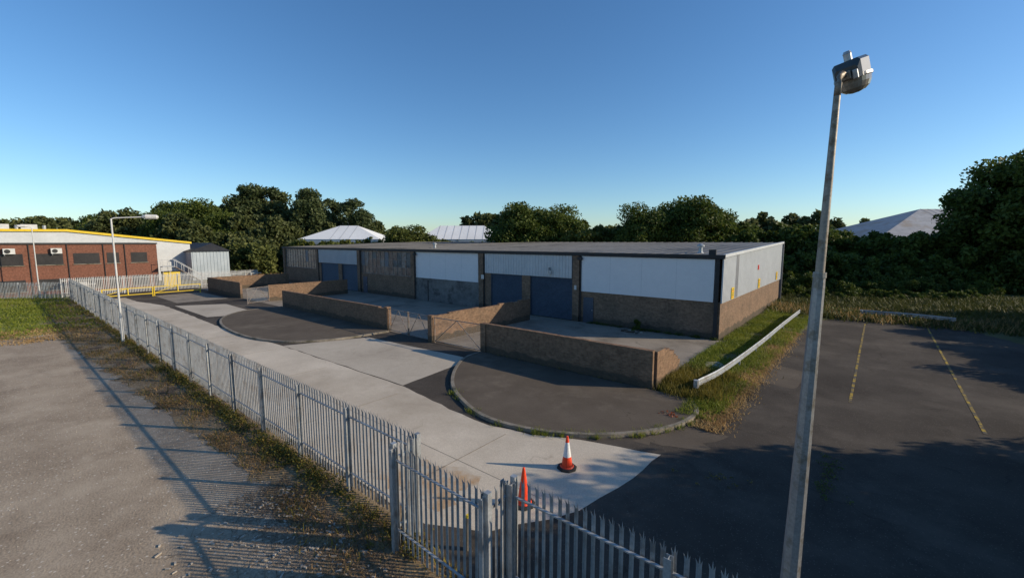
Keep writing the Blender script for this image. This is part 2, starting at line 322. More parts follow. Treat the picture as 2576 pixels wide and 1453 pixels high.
scatter(2500,rectf(-7,9,45,50,100,.4),.02,(.2,.7),(.03,.06),'grass_dry','dry_rough_grass')
scatter(26000,rectf(-76,-45,-14,5,1500,.5),.014,(.06,.2),(.05,.12),'grass','lawn_grass',.6)
scatter(9000,rectf(-47.5,-41,-8,4,300,.35),.012,(.03,.1),(.04,.09),'grass_dry','dry_lawn_grass',.7)
scatter(9000,rectf(-120,-76,30,55,700,.8),.01,(.2,.6),(.1,.25),'grass_dry','dry_field_grass')
def vedge(x): return np.interp(x,VX,VY)
def vf(bias,thr=-.1):
    def f(n):
        x=-66+60.5*rng.uniform(0,1,n)**.75; e=vedge(x); u=rng.uniform(0,1,n)**bias
        y=5.35-(5.35-e)*u+rng.normal(size=n)*.08
        k=(np.sin(x*1.7)*np.sin(x*.61+y*2)+rng.normal(size=n)*.5)>thr
        return np.stack([x,y],1)[k]
    return f
scatter(26000,vf(.8),.018,(.02,.08),(.01,.026),'grass_dry','dry_grass',1.2)
scatter(24000,vf(1.1,.1),.018,(.03,.16),(.01,.024),'grass_brown','brown_grass',.8)
scatter(12000,vf(2.8,.2),.018,(.05,.26),(.012,.032),'weed','fence_weeds',.5)
scatter(6000,lambda n:(lambda x:np.stack([x,4.7-np.abs(rng.normal(size=n))*.9],1))(-12+7*rng.uniform(0,1,n)),.02,(.01,.05),(.01,.02),'twig','twigs',5.)
def leafclumps(name,N_,f,rr,ls,leaf):
    V=[];T=[]
    for i in range(N_):
        x,y=f(); r=rng.uniform(*rr); mm=int(90*(r/.3)**1.6)+8
        e=rng.normal(size=(mm,3))*r*.55; e[:,2]=np.abs(e[:,2])*.95; V.append(e+np.array([x,y,.03])); T.append(np.clip(rng.uniform(.1,.9)+rng.normal(size=mm)*.15,0,1))
    c=np.concatenate(V); return quadmesh(name,leaves(c,rng.uniform(ls*.5,ls*1.2,len(c)),.7,.5),np.concatenate(T),[leaf])
def bf():
    x=-48+41.5*rng.uniform()**.6
    return x,5.35-abs(rng.normal())*.22
leafclumps('bramble_bush',230,bf,(.08,.3),.035,'weed')
leafclumps('red_leaved_weed',9,lambda:(-5.2+rng.normal()*.25,15.6+rng.normal()*.12),(.08,.15),.04,'leaf_red')
leafclumps('low_weeds',26,lambda:(-.5+rng.normal()*.12,14.3+rng.normal()*.7),(.06,.14),.025,'leaf_oak')
leafclumps('low_weeds',14,lambda:(-2.7+rng.normal()*.5,12.2+rng.normal()*.25),(.04,.09),.02,'weed')
leafclumps('wall_base_weeds',60,lambda:(-16.9+rng.uniform(0,10),17.86-abs(rng.normal())*.05),(.04,.13),.025,'weed')
leafclumps('wall_base_weeds',70,lambda:(-17+rng.uniform(0,9.6),30.05-abs(rng.normal())*.08),(.05,.2),.04,'leaf_oak')
leafclumps('car_park_edge_weeds',160,lambda:(rng.uniform(-3.2,6.5),47.0+rng.normal()*.5),(.15,.5),.08,'leaf_bush')
def kerbweeds():
    V=[]
    for i in range(60):
        k=rng.integers(len(cR)//3,len(cR)-1); p=np.array(cR[k])+rng.normal(size=2)*.04; c=np.array([-10.5,16.]); d=(p-c)/np.linalg.norm(p-c); p=p+d*rng.choice([.2,-.05,.22])
        mm=rng.integers(6,40); e=rng.normal(size=(mm,2))*rng.uniform(.03,.12); V.append(np.column_stack([p[0]+e[:,0],p[1]+e[:,1]]))
    c=np.concatenate(V); n=len(c); return quadmesh('kerb_weeds',blades(c[:,0],c[:,1],np.full(n,.02),rng.uniform(.06,.2,n),rng.uniform(.015,.03,n),.5),rng.uniform(0,1,n),['grass'])
kerbweeds()
m=MB()
for i in range(420):
    x=-11.5+rng.uniform(0,6); y=4.6-abs(rng.normal())*1.2; s=rng.uniform(.008,.04)
    m.obox((x,y),(x+s*rng.uniform(1,3),y+rng.normal()*s*2+.001),s,.015,.02+s*.7,'rubble')
for i in range(1500):
    x=rng.uniform(-30,-6);y=rng.uniform(-5,4.2);s=rng.uniform(.005,.022); m.obox((x,y),(x+s,y+.001),s,.01,.012+s*.6,'rubble')
m.obj('rubble')
m=MB(); m.face([(-6.2,23.2,.1),(-5.5,22.9,.09),(-5.35,23.7,.13),(-5.8,24.3,.14),(-6.3,23.9,.12)],'rubble'); m.face([(-6.2,23.2,.1),(-5.5,22.9,.09),(-5.5,22.9,0),(-6.2,23.2,0)],'rubble'); m.obj('broken_concrete_slab')
m=MB()
for i in range(16): x=-13.8+rng.uniform(0,1.6);y=28.6+rng.uniform(0,.7);s=rng.uniform(.08,.2); m.obox((x,y),(x+s*1.5,y+.03),s,.012,.012+s*.6,'brick_yard' if i%2 else 'rubble')
m.obj('brick_debris')
# ------------------------------------------------------------------ palisade fences
def palisade(name,p,q,h=2.4,side=-1,pitch=.155,bay=2.75,k='galv',posts=True,simple=False):
    p=np.array(p,float);q=np.array(q,float);L=np.linalg.norm(q-p);d=(q-p)/L;nn=np.array([-d[1],d[0]])*side
    m=MB(); n=int(L/pitch)
    for i in range(n+1):
        lean=rng.normal()*.008; c=p+d*(i*pitch+rng.normal()*.003); hh=h+rng.normal()*.008
        cols=[(-.036,0),(-.013,-.022),(.013,-.022),(.036,0)]
        P=[c+d*a+nn*b for a,b in cols]; T=[c+d*(a+lean)+nn*b for a,b in cols]; z1=hh-.13
        for a in range(3): m.face([(*P[a],.06),(*P[a+1],.06),(*T[a+1],z1),(*T[a],z1)],k)
        cc=c+d*lean
        m.face([(*T[1],z1),(*T[2],z1),(*(cc+nn*-.02),hh)],k)
        if not simple:
            m.face([(*T[0],z1),(*T[1],z1),(*(cc+d*-.045+nn*.02),hh-.03)],k); m.face([(*T[2],z1),(*T[3],z1),(*(cc+d*.045+nn*.02),hh-.03)],k)
    for z in(.45,h-.42):
        m.obox(p+nn*.03,q+nn*.03,.012,z,z+.05,k); m.obox(p+nn*.05,q+nn*.05,.05,z+.05,z+.056,k)
    if posts:
        for i in range(int(L/bay)+1):
            c=p+d*min(i*bay,L)+nn*.11
            m.obox(c-d*.003,c+d*.003,.1,0,h-.12,k); m.obox(c-d*.05+nn*.05,c+d*.05+nn*.05,.008,0,h-.12,k); m.obox(c-d*.05-nn*.05,c+d*.05-nn*.05,.008,0,h-.12,k)
    return m.obj(name)
palisade('palisade_fence',(-7.3,5.6),(-70,5.5),side=1)
palisade('palisade_fence',(-7.3,5.5),(-7.3,5.05),side=-1,bay=.45)
palisade('palisade_gate',(-7.25,5.03),(-4.65,4.97),side=-1,bay=2.6)
palisade('palisade_fence',(-4.62,5.0),(-4.62,5.55),side=1,bay=.5)
palisade('palisade_fence',(-4.55,5.6),(9.5,5.6),side=-1)
m=MB()
for x,y in((-7.3,5.6),(-7.32,5.0),(-4.62,4.95),(-4.6,5.62)): m.box((x-.05,y-.05,0),(x+.05,y+.05,2.36),'galv')
m.obj('gate_post')
palisade('palisade_fence',(-70,5.5),(-82,-6),h=2.0,side=-1,simple=True)
palisade('palisade_fence',(-72,5),(-72,26),h=2.3,side=1,simple=True,k='white_metal')
palisade('palisade_fence',(-66,5.6),(-66,7.3),h=2.2,side=1,simple=True,k='white_metal')
palisade('palisade_fence',at(-.72,96),at(-.50,92),h=2.3,side=-1,simple=True,k='white_metal',pitch=.2)
def barrier(name,p,q):
    p=np.array(p);q=np.array(q);m=MB()
    for z in(.35,1.1): m.tube([(*p,z),(*q,z)],.05,'yellow',6)
    for t in(0,.5,1): c=p+(q-p)*t; m.tube([(*c,0 if t!=.5 else .35),(*c,1.15)],.06,'yellow',6)
    m.tube([(*p,.35),(*(p+(q-p)*.5),1.1)],.035,'yellow',6)
    m.obj(name)
barrier('yellow_barrier_gate',(-65.4,7.6),(-65.4,12)); barrier('yellow_barrier_gate',(-65.6,12.2),(-65.6,16.8))
m=MB(); m.tube([(0,0,0),(.03,0,.75)],.06,'kerb',10); m.tube([(.03,0,.75),(.032,0,.8)],[.06,.04],'yellow',10); m.obj('bollard',loc=(-6.15,5.95,0))
# ------------------------------------------------------------------ main industrial building
B=empty('industrial_unit_building')
FX=[-72.6,-61.5,-50.5,-39.4,-28.8,-18.2,-7.3]; FY=30.2; BY=54.; ZE=5.45; ZB=2.5
m=MB()
m.box((-72.6,FY+.25,0),(-7.5,BY,5.4),'brick')
m.box((-72.6,FY,0),(-61.4,FY+.25,ZB),'brick')
m.box((-50.4,FY,0),(-39.4,FY+.25,ZB),'brick')
m.box((-17.8,FY,0),(-7.3,FY+.25,ZB),'brick')
m.box((-39.1,FY,0),(-29.2,FY+.25,ZB),'render')
m.box((-7.5,FY+.25,0),(-7.3,BY,ZB),'brick')
m.obj('walls',B)
m=MB()
for x in FX[1:-1]+[-72.4]: m.box((x-.3,FY-.12,0),(x+.3,FY+.2,ZE-.1),'brick')
for x in(-23.3,-55.1): m.box((x-.45,FY-.1,0),(x+.45,FY+.2,3.5),'brick')
for x in(-27.95,-60.8): m.box((x-.4,FY-.05,0),(x+.4,FY+.2,3.5),'brick')
m.obj('piers',B)
m=MB()
for x in FX[1:-1]: m.tube([(x+.45,FY-.1,.1),(x+.45,FY-.1,ZE-.15)],.05,'trim',6)
m.box((-7.67,FY-.1,.05),(-7.44,FY-.02,ZE-.1),'trim')
m.box((-72.8,FY-.18,ZE-.1),(-7.15,FY+.02,ZE+.12),'trim')
m.obj('gutter_and_downpipes',B)
def corr(m,p,q,z0,z1,k,pitch=.3,dep=.035,out=(0,-1)):
    p=np.array(p,float);q=np.array(q,float);L=np.linalg.norm(q-p);d=(q-p)/L;o=np.array(out,float);n=int(L/pitch)
    z0=z0 if callable(z0) else (lambda t,z=z0:z); z1=z1 if callable(z1) else (lambda t,z=z1:z)
    s=[]
    for i in range(n):
        for t,dd in((0,0),(.3,0),(.42,dep),(.88,dep)): s.append((i+t,dd))
    s.append((n,0)); prev=None
    for t,dd in s:
        c=p+d*(t*L/n)+o*dd
        if prev is not None: m.face([(*prev[0],z0(prev[1])),(*c,z0(t/n)),(*c,z1(t/n)),(*prev[0],z1(prev[1]))],k)
        prev=(c,t/n)
m=MB()
corr(m,(-28.4,FY-.05),(-18.6,FY-.05),3.5,ZE-.12,'clad'); corr(m,(-61.1,FY-.05),(-50.9,FY-.05),3.5,ZE-.12,'clad_blue')
m.box((-28.4,FY-.02,3.45),(-18.6,FY+.2,ZE-.1),'clad_dark'); m.box((-61.1,FY-.02,3.45),(-50.9,FY+.2,ZE-.1),'clad_dark')
top=lambda t: 5.55+.75*t
corr(m,(-7.26,FY+.02),(-7.26,BY),ZB-.05,top,'clad',out=(1,0))
m.face([(-7.215,33.7,ZB),(-7.215,34.5,ZB),(-7.215,34.5,5.65),(-7.215,33.7,5.62)],'clad_dark')
m.face([(-7.3,FY+.02,ZB-.05),(-7.22,FY+.02,ZB-.05),(-7.22,FY+.02,5.5),(-7.3,FY+.02,5.5)],'clad')
m.box((-7.24,41.4,4.1),(-7.18,41.75,4.5),'sign_red')
m.obj('cladding',B)
m=MB()
m.box((-38.95,FY+.03,ZB+.0),(-29.3,FY+.1,ZE-.12),'white_panel'); m.box((-17.7,FY-.06,ZB+.003),(-7.75,FY+.2,ZE-.13),'white_panel')
for x in(-15.2,-12.7,-10.2): m.box((x-.008,FY-.064,ZB+.01),(x+.008,FY-.05,ZE-.14),'clad')
for x in(-36.5,-34,-31.6): m.box((x-.008,FY+.026,ZB+.01),(x+.008,FY+.05,ZE-.14),'clad')
m.obj('white_panels',B)
m=MB()
for x0,x1 in((-50.1,-39.9),(-72.1,-61.9)):
    m.box((x0,FY+.1,ZB),(x1,FY+.16,ZE-.12),'glass_dirty')
    for i,x in enumerate(np.arange(x0,x1-.1,(x1-x0)/12)):
        if rng.uniform()<.6: m.box((x+.06,FY+.085,3.5 if rng.uniform()<.5 else 4.4),(x+.8,FY+.095,4.25 if rng.uniform()<.4 else 5.2),rng.choice(['clad_dark','glass_dirty','render','rusty']))
    for x in np.arange(x0,x1+.01,(x1-x0)/12): m.box((x-.02,FY+.06,ZB),(x+.02,FY+.1,ZE-.12),'rusty')
    for z in(ZB,3.4,4.3,5.25): m.box((x0,FY+.055,z),(x1,FY+.098,z+.05),'rusty')
m.obj('glazing',B)
m=MB()
for x0,x1 in((-27.55,-23.75),(-22.85,-18.5),(-60.4,-55.55),(-54.65,-50.8)):
    z=0.02
    while z<3.45:
        m.face([(x0,FY+.05,z),(x1,FY+.05,z),(x1,FY+.02,z+.05),(x0,FY+.02,z+.05)],'shutter'); m.face([(x0,FY+.02,z+.05),(x1,FY+.02,z+.05),(x1,FY+.05,z+.1),(x0,FY+.05,z+.1)],'shutter'); z+=.1
    for x in(x0,x1): m.box((x-.06,FY-.02,0),(x+.06,FY+.06,3.48),'shutter')
m.obj('roller_shutters',B)
m=MB()
for x0 in(-17.5,-49.6):
    m.box((x0,FY-.04,0.01),(x0+.9,FY-.005,2.05),'shutter'); m.box((x0+.78,FY-.08,1),(x0+.84,FY-.041,1.1),'galv')
m.box((-36.9,FY-.04,0.01),(-36.8,FY-.005,2.3),'trim')
m.obj('doors',B)
m=MB()
def rz(y): return ZE+.13+(y-FY)/(BY-FY)*.78
n=66
for i in range(n):
    x0=-72.8+(65.7)/n*i; x1=x0+65.7/n
    for a,b,da,db in((0,.82,0,0),(.82,.88,0,.04),(.88,.94,.04,.04),(.94,1,.04,0)):
        xa=x0+(x1-x0)*a; xb=x0+(x1-x0)*b
        m.face([(xa,FY-.12,rz(FY)+da),(xb,FY-.12,rz(FY)+db),(xb,BY+.1,rz(BY)+db),(xa,BY+.1,rz(BY)+da)],'roof')
m.box((-72.8,FY-.195,ZE+.0),(-7.12,FY-.125,ZE+.17),'trim')
m.face([(-7.1,FY-.14,ZE),(-7.1,BY+.1,ZE+.8),(-7.1,BY+.1,ZE+1.0),(-7.1,FY-.14,ZE+.2)],'clad')
m.face([(-7.1,FY-.14,ZE+.2),(-7.1,BY+.1,ZE+1.0),(-7.28,BY+.1,ZE+1.0),(-7.28,FY-.14,ZE+.2)],'clad')
m.box((-7.3,BY-.02,0),(-7.08,BY+.12,ZE+.95),'clad_dark')
m.obj('roof',B)
m=MB()
for x,y in((-9.3,32.3),(-39.5,33.5)):
    m.tube([(x,y,5.5),(x,y,6.1)],.14,'galv',10); m.tube([(x,y,6.12),(x,y,6.22),(x,y,6.34)],[.26,.26,.06],'galv',12); m.tube([(x,y,5.6),(x,y,5.75)],[.25,.16],'galv',10)
m.obj('roof_vents',B)
m=MB()
m.box((-8.2,FY+.1,ZE+.15),(-7.75,FY+.25,ZE+.5),'trim'); m.box((-8.0,FY+.15,ZE),(-7.95,FY+.2,ZE+.2),'galv')
m.box((-20.9,FY-.3,3.75),(-20.55,FY-.1,4.05),'white_metal'); m.box((-20.75,FY-.35,3.8),(-20.7,FY-.05,4.3),'galv')
m.box((-18.0,FY-.25,5.0),(-17.6,FY-.1,5.25),'trim'); m.box((-39,FY-.3,4.95),(-38.7,FY-.1,5.2),'trim')
m.box((-28.7,FY-.18,2.9),(-28.35,FY-.121,3.3),'white_metal'); m.box((-18.3,FY-.18,2.6),(-18.1,FY-.121,2.95),'white_metal')
m.obj('lights_and_boxes',B)
def sign(y,z):
    m=MB(); x=-7.2
    m.box((x,y-.36,z),(x+.02,y+.36,z+.8),'yellow')
    for i,(a,b,k) in enumerate(((.66,.22,'trim'),(.54,.25,'sign_red'),(.4,.2,'trim'),(.27,.24,'trim'),(.13,.2,'sign_red'))): m.box((x+.0205,y-b,z+a-.025),(x+.024,y+b,z+a+.025),k)
    m.obj('warning_sign')
sign(32.9,2.5); sign(42.2,2.5); sign(51.2,2.6)
# ------------------------------------------------------------------ yard walls
def wall(name,p,q,h,th=.23):
    m=MB(); m.obox(p,q,th,0,h,'brick_yard')
    p=np.array(p,float);q=np.array(q,float);d=(q-p)/np.linalg.norm(q-p); L=np.linalg.norm(q-p); x=0
    while x<L-.1:   # brick-on-edge coping in short uneven runs
        e=min(L,x+rng.uniform(.5,1.4)); dz=rng.normal()*.006
        if rng.uniform()>.04: m.obox(p+d*x,p+d*(e-.008),th+.025,h,h+.075+dz,'brick_yard')
        x=e
    return m.obj(name,bevel=.006)
wall('brick_yard_wall',(-16.95,18.05),(-6.92,18.05),1.7)
wall('brick_yard_wall',(-44.3,18.15),(-26.85,18.15),1.62)
wall('brick_yard_wall',(-66.8,18.1),(-55.3,18.1),1.7)
wall('brick_yard_wall',(-21.5,17.9),(-21.5,28.2),1.7)
wall('brick_yard_wall',(-50.1,19),(-50.1,28.2),1.7)
wall('brick_yard_wall',(-66.7,18.25),(-66.7,28.2),1.7)
m=MB(); x=-6.92
for i,(a,b,h) in enumerate(((18.17,19.1,1.72),(19.1,19.6,1.62),(19.6,19.9,1.47),(19.9,20.25,1.4),(20.25,20.5,1.17),(20.5,20.8,1.02),(20.8,21.1,.8))): m.box((x-.115,a,0),(x+.115,b,h),'brick_yard')
m.obj('broken_brick_wall')
m=MB()
for (x,y) in((-17.0,18.05),(-21.5,17.85),(-26.8,18.15)): m.box((x-.2,y-.17,0),(x+.2,y+.17,1.76),'brick_yard')
m.obj('brick_gate_pier')
def gate(name,p,q,k='rusty',z1=1.65):
    p=np.array(p,float);q=np.array(q,float);m=MB();z0=.12
    for z in(z0,z1): m.tube([(*p,z),(*q,z)],.028,k,6)
    for c in(p,q): m.tube([(*c,0),(*c,z1+.05)],.032,k,6)
    c=(p+q)/2; m.tube([(*p,z0),(*c,z1)],.022,k,6); m.tube([(*c,z1),(*q,z0)],.022,k,6)
    L=np.linalg.norm(q-p);d=(q-p)/L; nn=int(L/.12)
    for i in range(1,nn):
        s=p+d*i*L/nn; m.face([(*(s-d*.004),z0),(*(s+d*.004),z0),(*(s+d*.004),z1),(*(s-d*.004),z1)],'galv')
    for z in np.arange(z0+.1,z1,.12): m.face([(*p,z),(*q,z),(*q,z+.008),(*p,z+.008)],'galv')
    m.obj(name)
gate('steel_mesh_gate',(-26.5,18.1),(-24.2,18.0)); gate('steel_mesh_gate',(-24.1,18.0),(-21.8,17.9)); gate('steel_mesh_gate',(-21.2,17.85),(-17.25,18.0)); gate('steel_mesh_gate',(-49.2,16.6),(-50,19.0))
# ------------------------------------------------------------------ crash barriers
def armco(name,P,h=.62):
    crv=catmull(P,8); m=MB(); prof=[(.0,-.16),(.04,-.12),(.04,-.06),(-.03,-.02),(-.03,.02),(.04,.06),(.04,.12),(.0,.16)]
    rings=[]
    for i,c in enumerate(crv):
        a=np.array(crv[max(i-1,0)]);b=np.array(crv[min(i+1,len(crv)-1)]);d=(b-a)/np.linalg.norm(b-a);nn=np.array([d[1],-d[0]])
        rings.append([(*(np.array(c)+nn*o),h-.1+z) for o,z in prof])
    for i in range(len(rings)-1):
        for k in range(len(prof)-1): m.face([rings[i][k],rings[i+1][k],rings[i+1][k+1],rings[i][k+1]],'galv')
    for i in range(3,len(crv)-1,6):
        c=crv[i]; m.box((c[0]-.12,c[1]-.04,0),(c[0]-.03,c[1]+.04,h-.02),'galv')
    c=crv[0]; m.tube([(c[0]-.02,c[1]-.12,h-.26),(c[0]-.02,c[1]-.12,h+.06)],.11,'galv',10)
    m.obj(name)
armco('crash_barrier',[(-5.25,18.7),(-4.95,21),(-4.75,25),(-4.6,30),(-4.5,36),(-4.3,44)])
armco('crash_barrier',[(-.2,46.9),(3,47.0),(5.4,46.4)],.66)
# ------------------------------------------------------------------ cones
def cone(name,x,y,h=.95,band=True):
    m=MB(); m.tube([(0,0,.0),(0,0,.035),(0,0,.06)],[.29,.29,.24],'rubber',8)
    def r(z): return .03+(.17-.03)*(1-z/h)
    zs=[(.06,.36,'red'),(.36,.78 if band else .36,'white'),(.78 if band else .36,h,'red')]
    for a,b,k in zs:
        if b>a: m.tube([(0,0,a),(0,0,b)],[r(a),r(b)],k,20,cap=False)
    m.tube([(0,0,.06),(0,0,.1)],[.2,.175],'red',20,False); m.tube([(0,0,h-.002),(0,0,h+.01)],[.032,.02],'red',12)
    m.obj(name,loc=(x,y,.012))
cone('traffic_cone',-6.3,10.1); cone('traffic_cone',-6.2,7.95,band=False)
# ------------------------------------------------------------------ lamp posts
def near_lamp():
    E=empty('street_lamp',(-.40,6.15,0)); m=MB(); lx=-.13
    def P(z): return (lx*(1-z/8.3),0,z)
    m.tube([P(0),P(2.2),P(6.08)],[.13,.105,.062],'pole',8); m.tube([P(6.08),P(6.14)],[.07,.066],'pole',12)
    m.obj('column',E)
    m=MB(); m.tube([P(6.14),P(7.2),P(8.1)],[.048,.04,.034],'pole_up',14,False)
    m.tube([P(8.1),(0,.01,8.24),(.008,.03,8.31),(.02,.08,8.35),(.04,.16,8.36),(.07,.26,8.35)],.034,'pole_up',14)
    m.obj('bracket_arm',E,smooth=True)
    H=empty('lamp_head',(.06,.2,8.34)); H.parent=E; H.rotation_euler=(math.radians(16),math.radians(-8),math.radians(-16))
    m=MB(); ys=[.0,.04,.34,.42]; ws=[.11,.135,.135,.10]; zt=[.10,.17,.19,.13]; R=[]
    for y,w,z in zip(ys,ws,zt): R.append([(-w,y,-.04),(-w,y,z-.03),(-w*.8,y,z),(w*.8,y,z),(w,y,z-.03),(w,y,-.04)])
    for a,b in zip(R,R[1:]):
        for i in range(5): m.face([a[i],a[i+1],b[i+1],b[i]],'head')
        m.face([a[5],a[0],b[0],b[5]],'head')
    m.face(R[0],'head'); m.face(R[-1][::-1],'head')
    m.box((-.05,-.05,-.03),(.05,.0,.06),'pole_up'); m.box((.06,-.03,-.05),(.11,-.001,.05),'galv')
    m.obj('housing',H,bevel=.008)
    m=MB(); n=24;rr=[]
    for k,(s,z) in enumerate(((1.08,.0),(1.08,-.03),(1,-.04),(.96,-.09),(.82,-.14),(.55,-.175),(.2,-.19))): rr.append([(math.cos(2*math.pi*i/n)*.165*s,.2+math.sin(2*math.pi*i/n)*.2*s,z) for i in range(n)])
    m.face(rr[0],'galv')
    for q,(a,b) in enumerate(zip(rr,rr[1:])):
        for i in range(n): m.face([a[i],a[(i+1)%n],b[(i+1)%n],b[i]],'galv' if q<2 else 'bowl')
    m.face(rr[-1],'bowl'); m.obj('bowl',H,smooth=True)
    m=MB(); m.tube([(0,.14,.17),(0,.14,.25)],.04,'white_metal',12); m.tube([(0,.14,.25),(0,.14,.28)],[.045,.03],'galv',12); m.obj('photocell',H)
near_lamp()
def far_lamp(name,x,y,h,d,L=1.5):
    d=np.array(d,float);d/=np.linalg.norm(d); m=MB()
    m.tube([(0,0,0),(0,0,1.6)],.09,'white_metal',10); m.tube([(0,0,1.6),(0,0,h)],[.06,.045],'white_metal',10)
    m.tube([(0,0,h-.02),(d[0]*.15,d[1]*.15,h+.05),(d[0]*L,d[1]*L,h+.15)],.035,'white_metal',8)
    c=d*L; m.tube([(c[0],c[1],h+.15),(c[0]+d[0]*.2,c[1]+d[1]*.2,h+.17),(c[0]+d[0]*.75,c[1]+d[1]*.75,h+.17),(c[0]+d[0]*.85,c[1]+d[1]*.85,h+.17)],[.06,.16,.15,.05],'white_metal',10)
    m.obj(name,loc=(x,y,0))
far_lamp('street_lamp',-36.8,5.05,7.9,(.35,1))
far_lamp('street_lamp',-73,3.3,8,(0,-1),.3)
# ------------------------------------------------------------------ left buildings
O=empty('brick_office_building'); m=MB(); X=-77.
m.box((-90,-40,0),(X,15,6.1),'brick_red'); m.obj('walls',O)
m=MB(); m.box((-90.1,-40.1,6.1),(X+.12,15.1,6.28),'trim'); m.obj('parapet',O)
m=MB()
for y0,y1 in((-12,-9),(-8,-5.2),(-4.3,-1.8),(.2,2.5),(3.5,5.8),(6.7,9.1),(9.8,11),(12.2,13.9)):
    for z in(.55,3.65):
        m.box((X-.02,y0,z),(X+.03,y1,z+1.35),'window'); m.box((X,y0-.1,z-.08),(X+.09,y1+.1,z),'kerb')
        for k in np.arange(z+.1,z+1.3,.15): m.box((X+.031,y0+.03,k),(X+.04,y1-.03,k+.03),'trim')
m.obj('window_shutters',O)
m=MB()
for y in(3,6.2,9.5,11.6,-4.8): m.tube([(X+.08,y,0),(X+.08,y,6.1)],.05,'trim',6)
m.obj('downpipes',O)
m=MB()
for y in(1.0,4.8):
    m.box((X+.05,y,5.0),(X+.4,y+.95,5.65),'white_metal'); m.tube([(X+.41,y+.35,5.32),(X+.44,y+.35,5.32)],.24,'trim',14); m.box((X+.02,y+.1,4.85),(X+.4,y+.15,5.0),'galv')
m.obj('air_conditioners',O)
W=empty('warehouse'); m=MB(); x=-90.5; y0,yr,y1=-14,7.5,22.2
m.face([(x,y0,0),(x,y1,0),(x,y1,6.3),(x,yr,8.1),(x,y0,7.9)],'clad'); m.face([(x,y1,0),(x-50,y1,0),(x-50,y1,6.3),(x,y1,6.3)],'clad'); m.obj('walls',W)
m=MB(); m.face([(x+.2,y1+.2,6.35),(x-50,y1+.2,6.35),(x-50,yr,8.17),(x+.2,yr,8.17)],'roof'); m.face([(x+.2,y0-.2,7.95),(x+.2,yr,8.17),(x-50,yr,8.17),(x-50,y0-.2,7.95)],'roof'); m.obj('roof',W)
m=MB()
for (ya,za),(yb,zb) in(((y0-.2,7.95),(yr,8.17)),((yr,8.17),(y1+.2,6.35))): m.face([(x+.25,ya,za-.28),(x+.25,yb,zb-.28),(x+.25,yb,zb+.05),(x+.25,ya,za+.05)],'yellow')
m.obj('yellow_verge_trim',W)
m=MB()
for y in(-3,.5,3.2): m.box((-95,y,8),(-93.5,y+1.6,8.9),'white_metal'); m.tube([(-94,y+2.3,8),(-94,y+2.3,8.8)],.2,'galv',8)
m.obj('roof_plant',W)
S=empty('grey_shed'); m=MB()
corr(m,(-105,21.5),(-87.3,21.5),0,4.8,'clad',out=(0,-1)); corr(m,(-87.3,21.5),(-87.3,27),0,4.8,'clad_blue',out=(1,0),pitch=.5); m.obj('walls',S)
m=MB(); m.face([(-105.2,21.2,4.8),(-87,21.2,4.8),(-89,25,6.2),(-105.2,25,6.2)],'trim'); m.face([(-87,21.2,4.8),(-87,27.3,4.8),(-89,25,6.2)],'trim'); m.face([(-105.2,27.3,4.8),(-105.2,25,6.2),(-89,25,6.2),(-87,27.3,4.8)],'trim'); m.obj('roof',S)
m=MB()
m.box((-76.9,15.2,2.9),(-75.5,16.6,3.0),'galv')
for i in range(14): m.box((-76.6,16.6+i*.27,2.8-i*.2),(-75.6,16.85+i*.27,2.84-i*.2),'rusty')
for xx in(-76.65,-75.55):
    m.tube([(xx,16.6,2.9),(xx,20.4,.1)],.06,'rusty',5); m.tube([(xx,15.2,3.95),(xx,16.6,3.95),(xx,20.4,1.1)],.035,'white_metal',5)
    for i in range(7): m.tube([(xx,15.2+i*.8,0 if i<2 else max(0,2.9-(i*.8-1.4)*.74)),(xx,15.2+i*.8,3.95 if i<2 else max(1.1,3.95-(i*.8-1.4)*.74))],.03,'white_metal',5)
m.obj('external_staircase')
m=MB(); m.box((-77,15.3,0),(-75.8,17.2,2.2),'yellow'); m.box((-77.05,15.25,2.2),(-75.75,17.25,2.28),'trim'); m.obj('yellow_store_cabin')
m=MB()
for xx,yy in((-71,20.5),(-71,22),(-70.5,24.5)): m.box((xx-.06,yy-.06,0),(xx+.06,yy+.06,1.9),'galv'); m.box((xx-.04,yy,1.0),(xx+.04,yy+1.4,1.08),'galv'); m.box((xx-.04,yy,1.75),(xx+.04,yy+1.4,1.83),'galv')
m.obj('steel_railing')
# ------------------------------------------------------------------ distant roofs
def hip(name,c,ang,L,Wd,ze,zr,k,wk='clad',hipin=None,rib='clad_dark'):
    m=MB(); ca,sa=math.cos(ang),math.sin(ang)
    def T(u,v,z): return (c[0]+u*ca-v*sa,c[1]+u*sa+v*ca,z)
    a,b=L/2,Wd/2; h=a-(hipin if hipin is not None else b)
    m.face([T(-a,-b,ze),T(a,-b,ze),T(h,0,zr),T(-h,0,zr)],k); m.face([T(a,b,ze),T(-a,b,ze),T(-h,0,zr),T(h,0,zr)],k)
    for s in(-1,1):
        m.face([T(s*a,-b,ze),T(s*a,b,ze),T(s*h,0,zr)],k)
        m.face([T(s*a*.99,-b*.99,0),T(s*a*.99,b*.99,0),T(s*a*.99,b*.99,ze),T(s*a*.99,-b*.99,ze)],wk); m.face([T(-a*.99,s*b*.99,0),T(a*.99,s*b*.99,0),T(a*.99,s*b*.99,ze),T(-a*.99,s*b*.99,ze)],wk)
    n=max(1,int(2*h/1.6))
    for i in range(n+1):
        u=-h+i*2*h/n; m.face([T(u,-b,ze+.03),T(u+.14,-b,ze+.03),T(u+.14,0,zr+.04),T(u,0,zr+.04)],rib)
    m.obj(name)
hip('white_roofed_warehouse',at(-.375,99),math.radians(39),18,12,6.9,10.,'white_roof',hipin=7,rib='roof_rib')
hip('white_roofed_warehouse',at(-.115,99),math.radians(39),18,12,6.9,10.,'white_roof',hipin=4,rib='roof_rib')
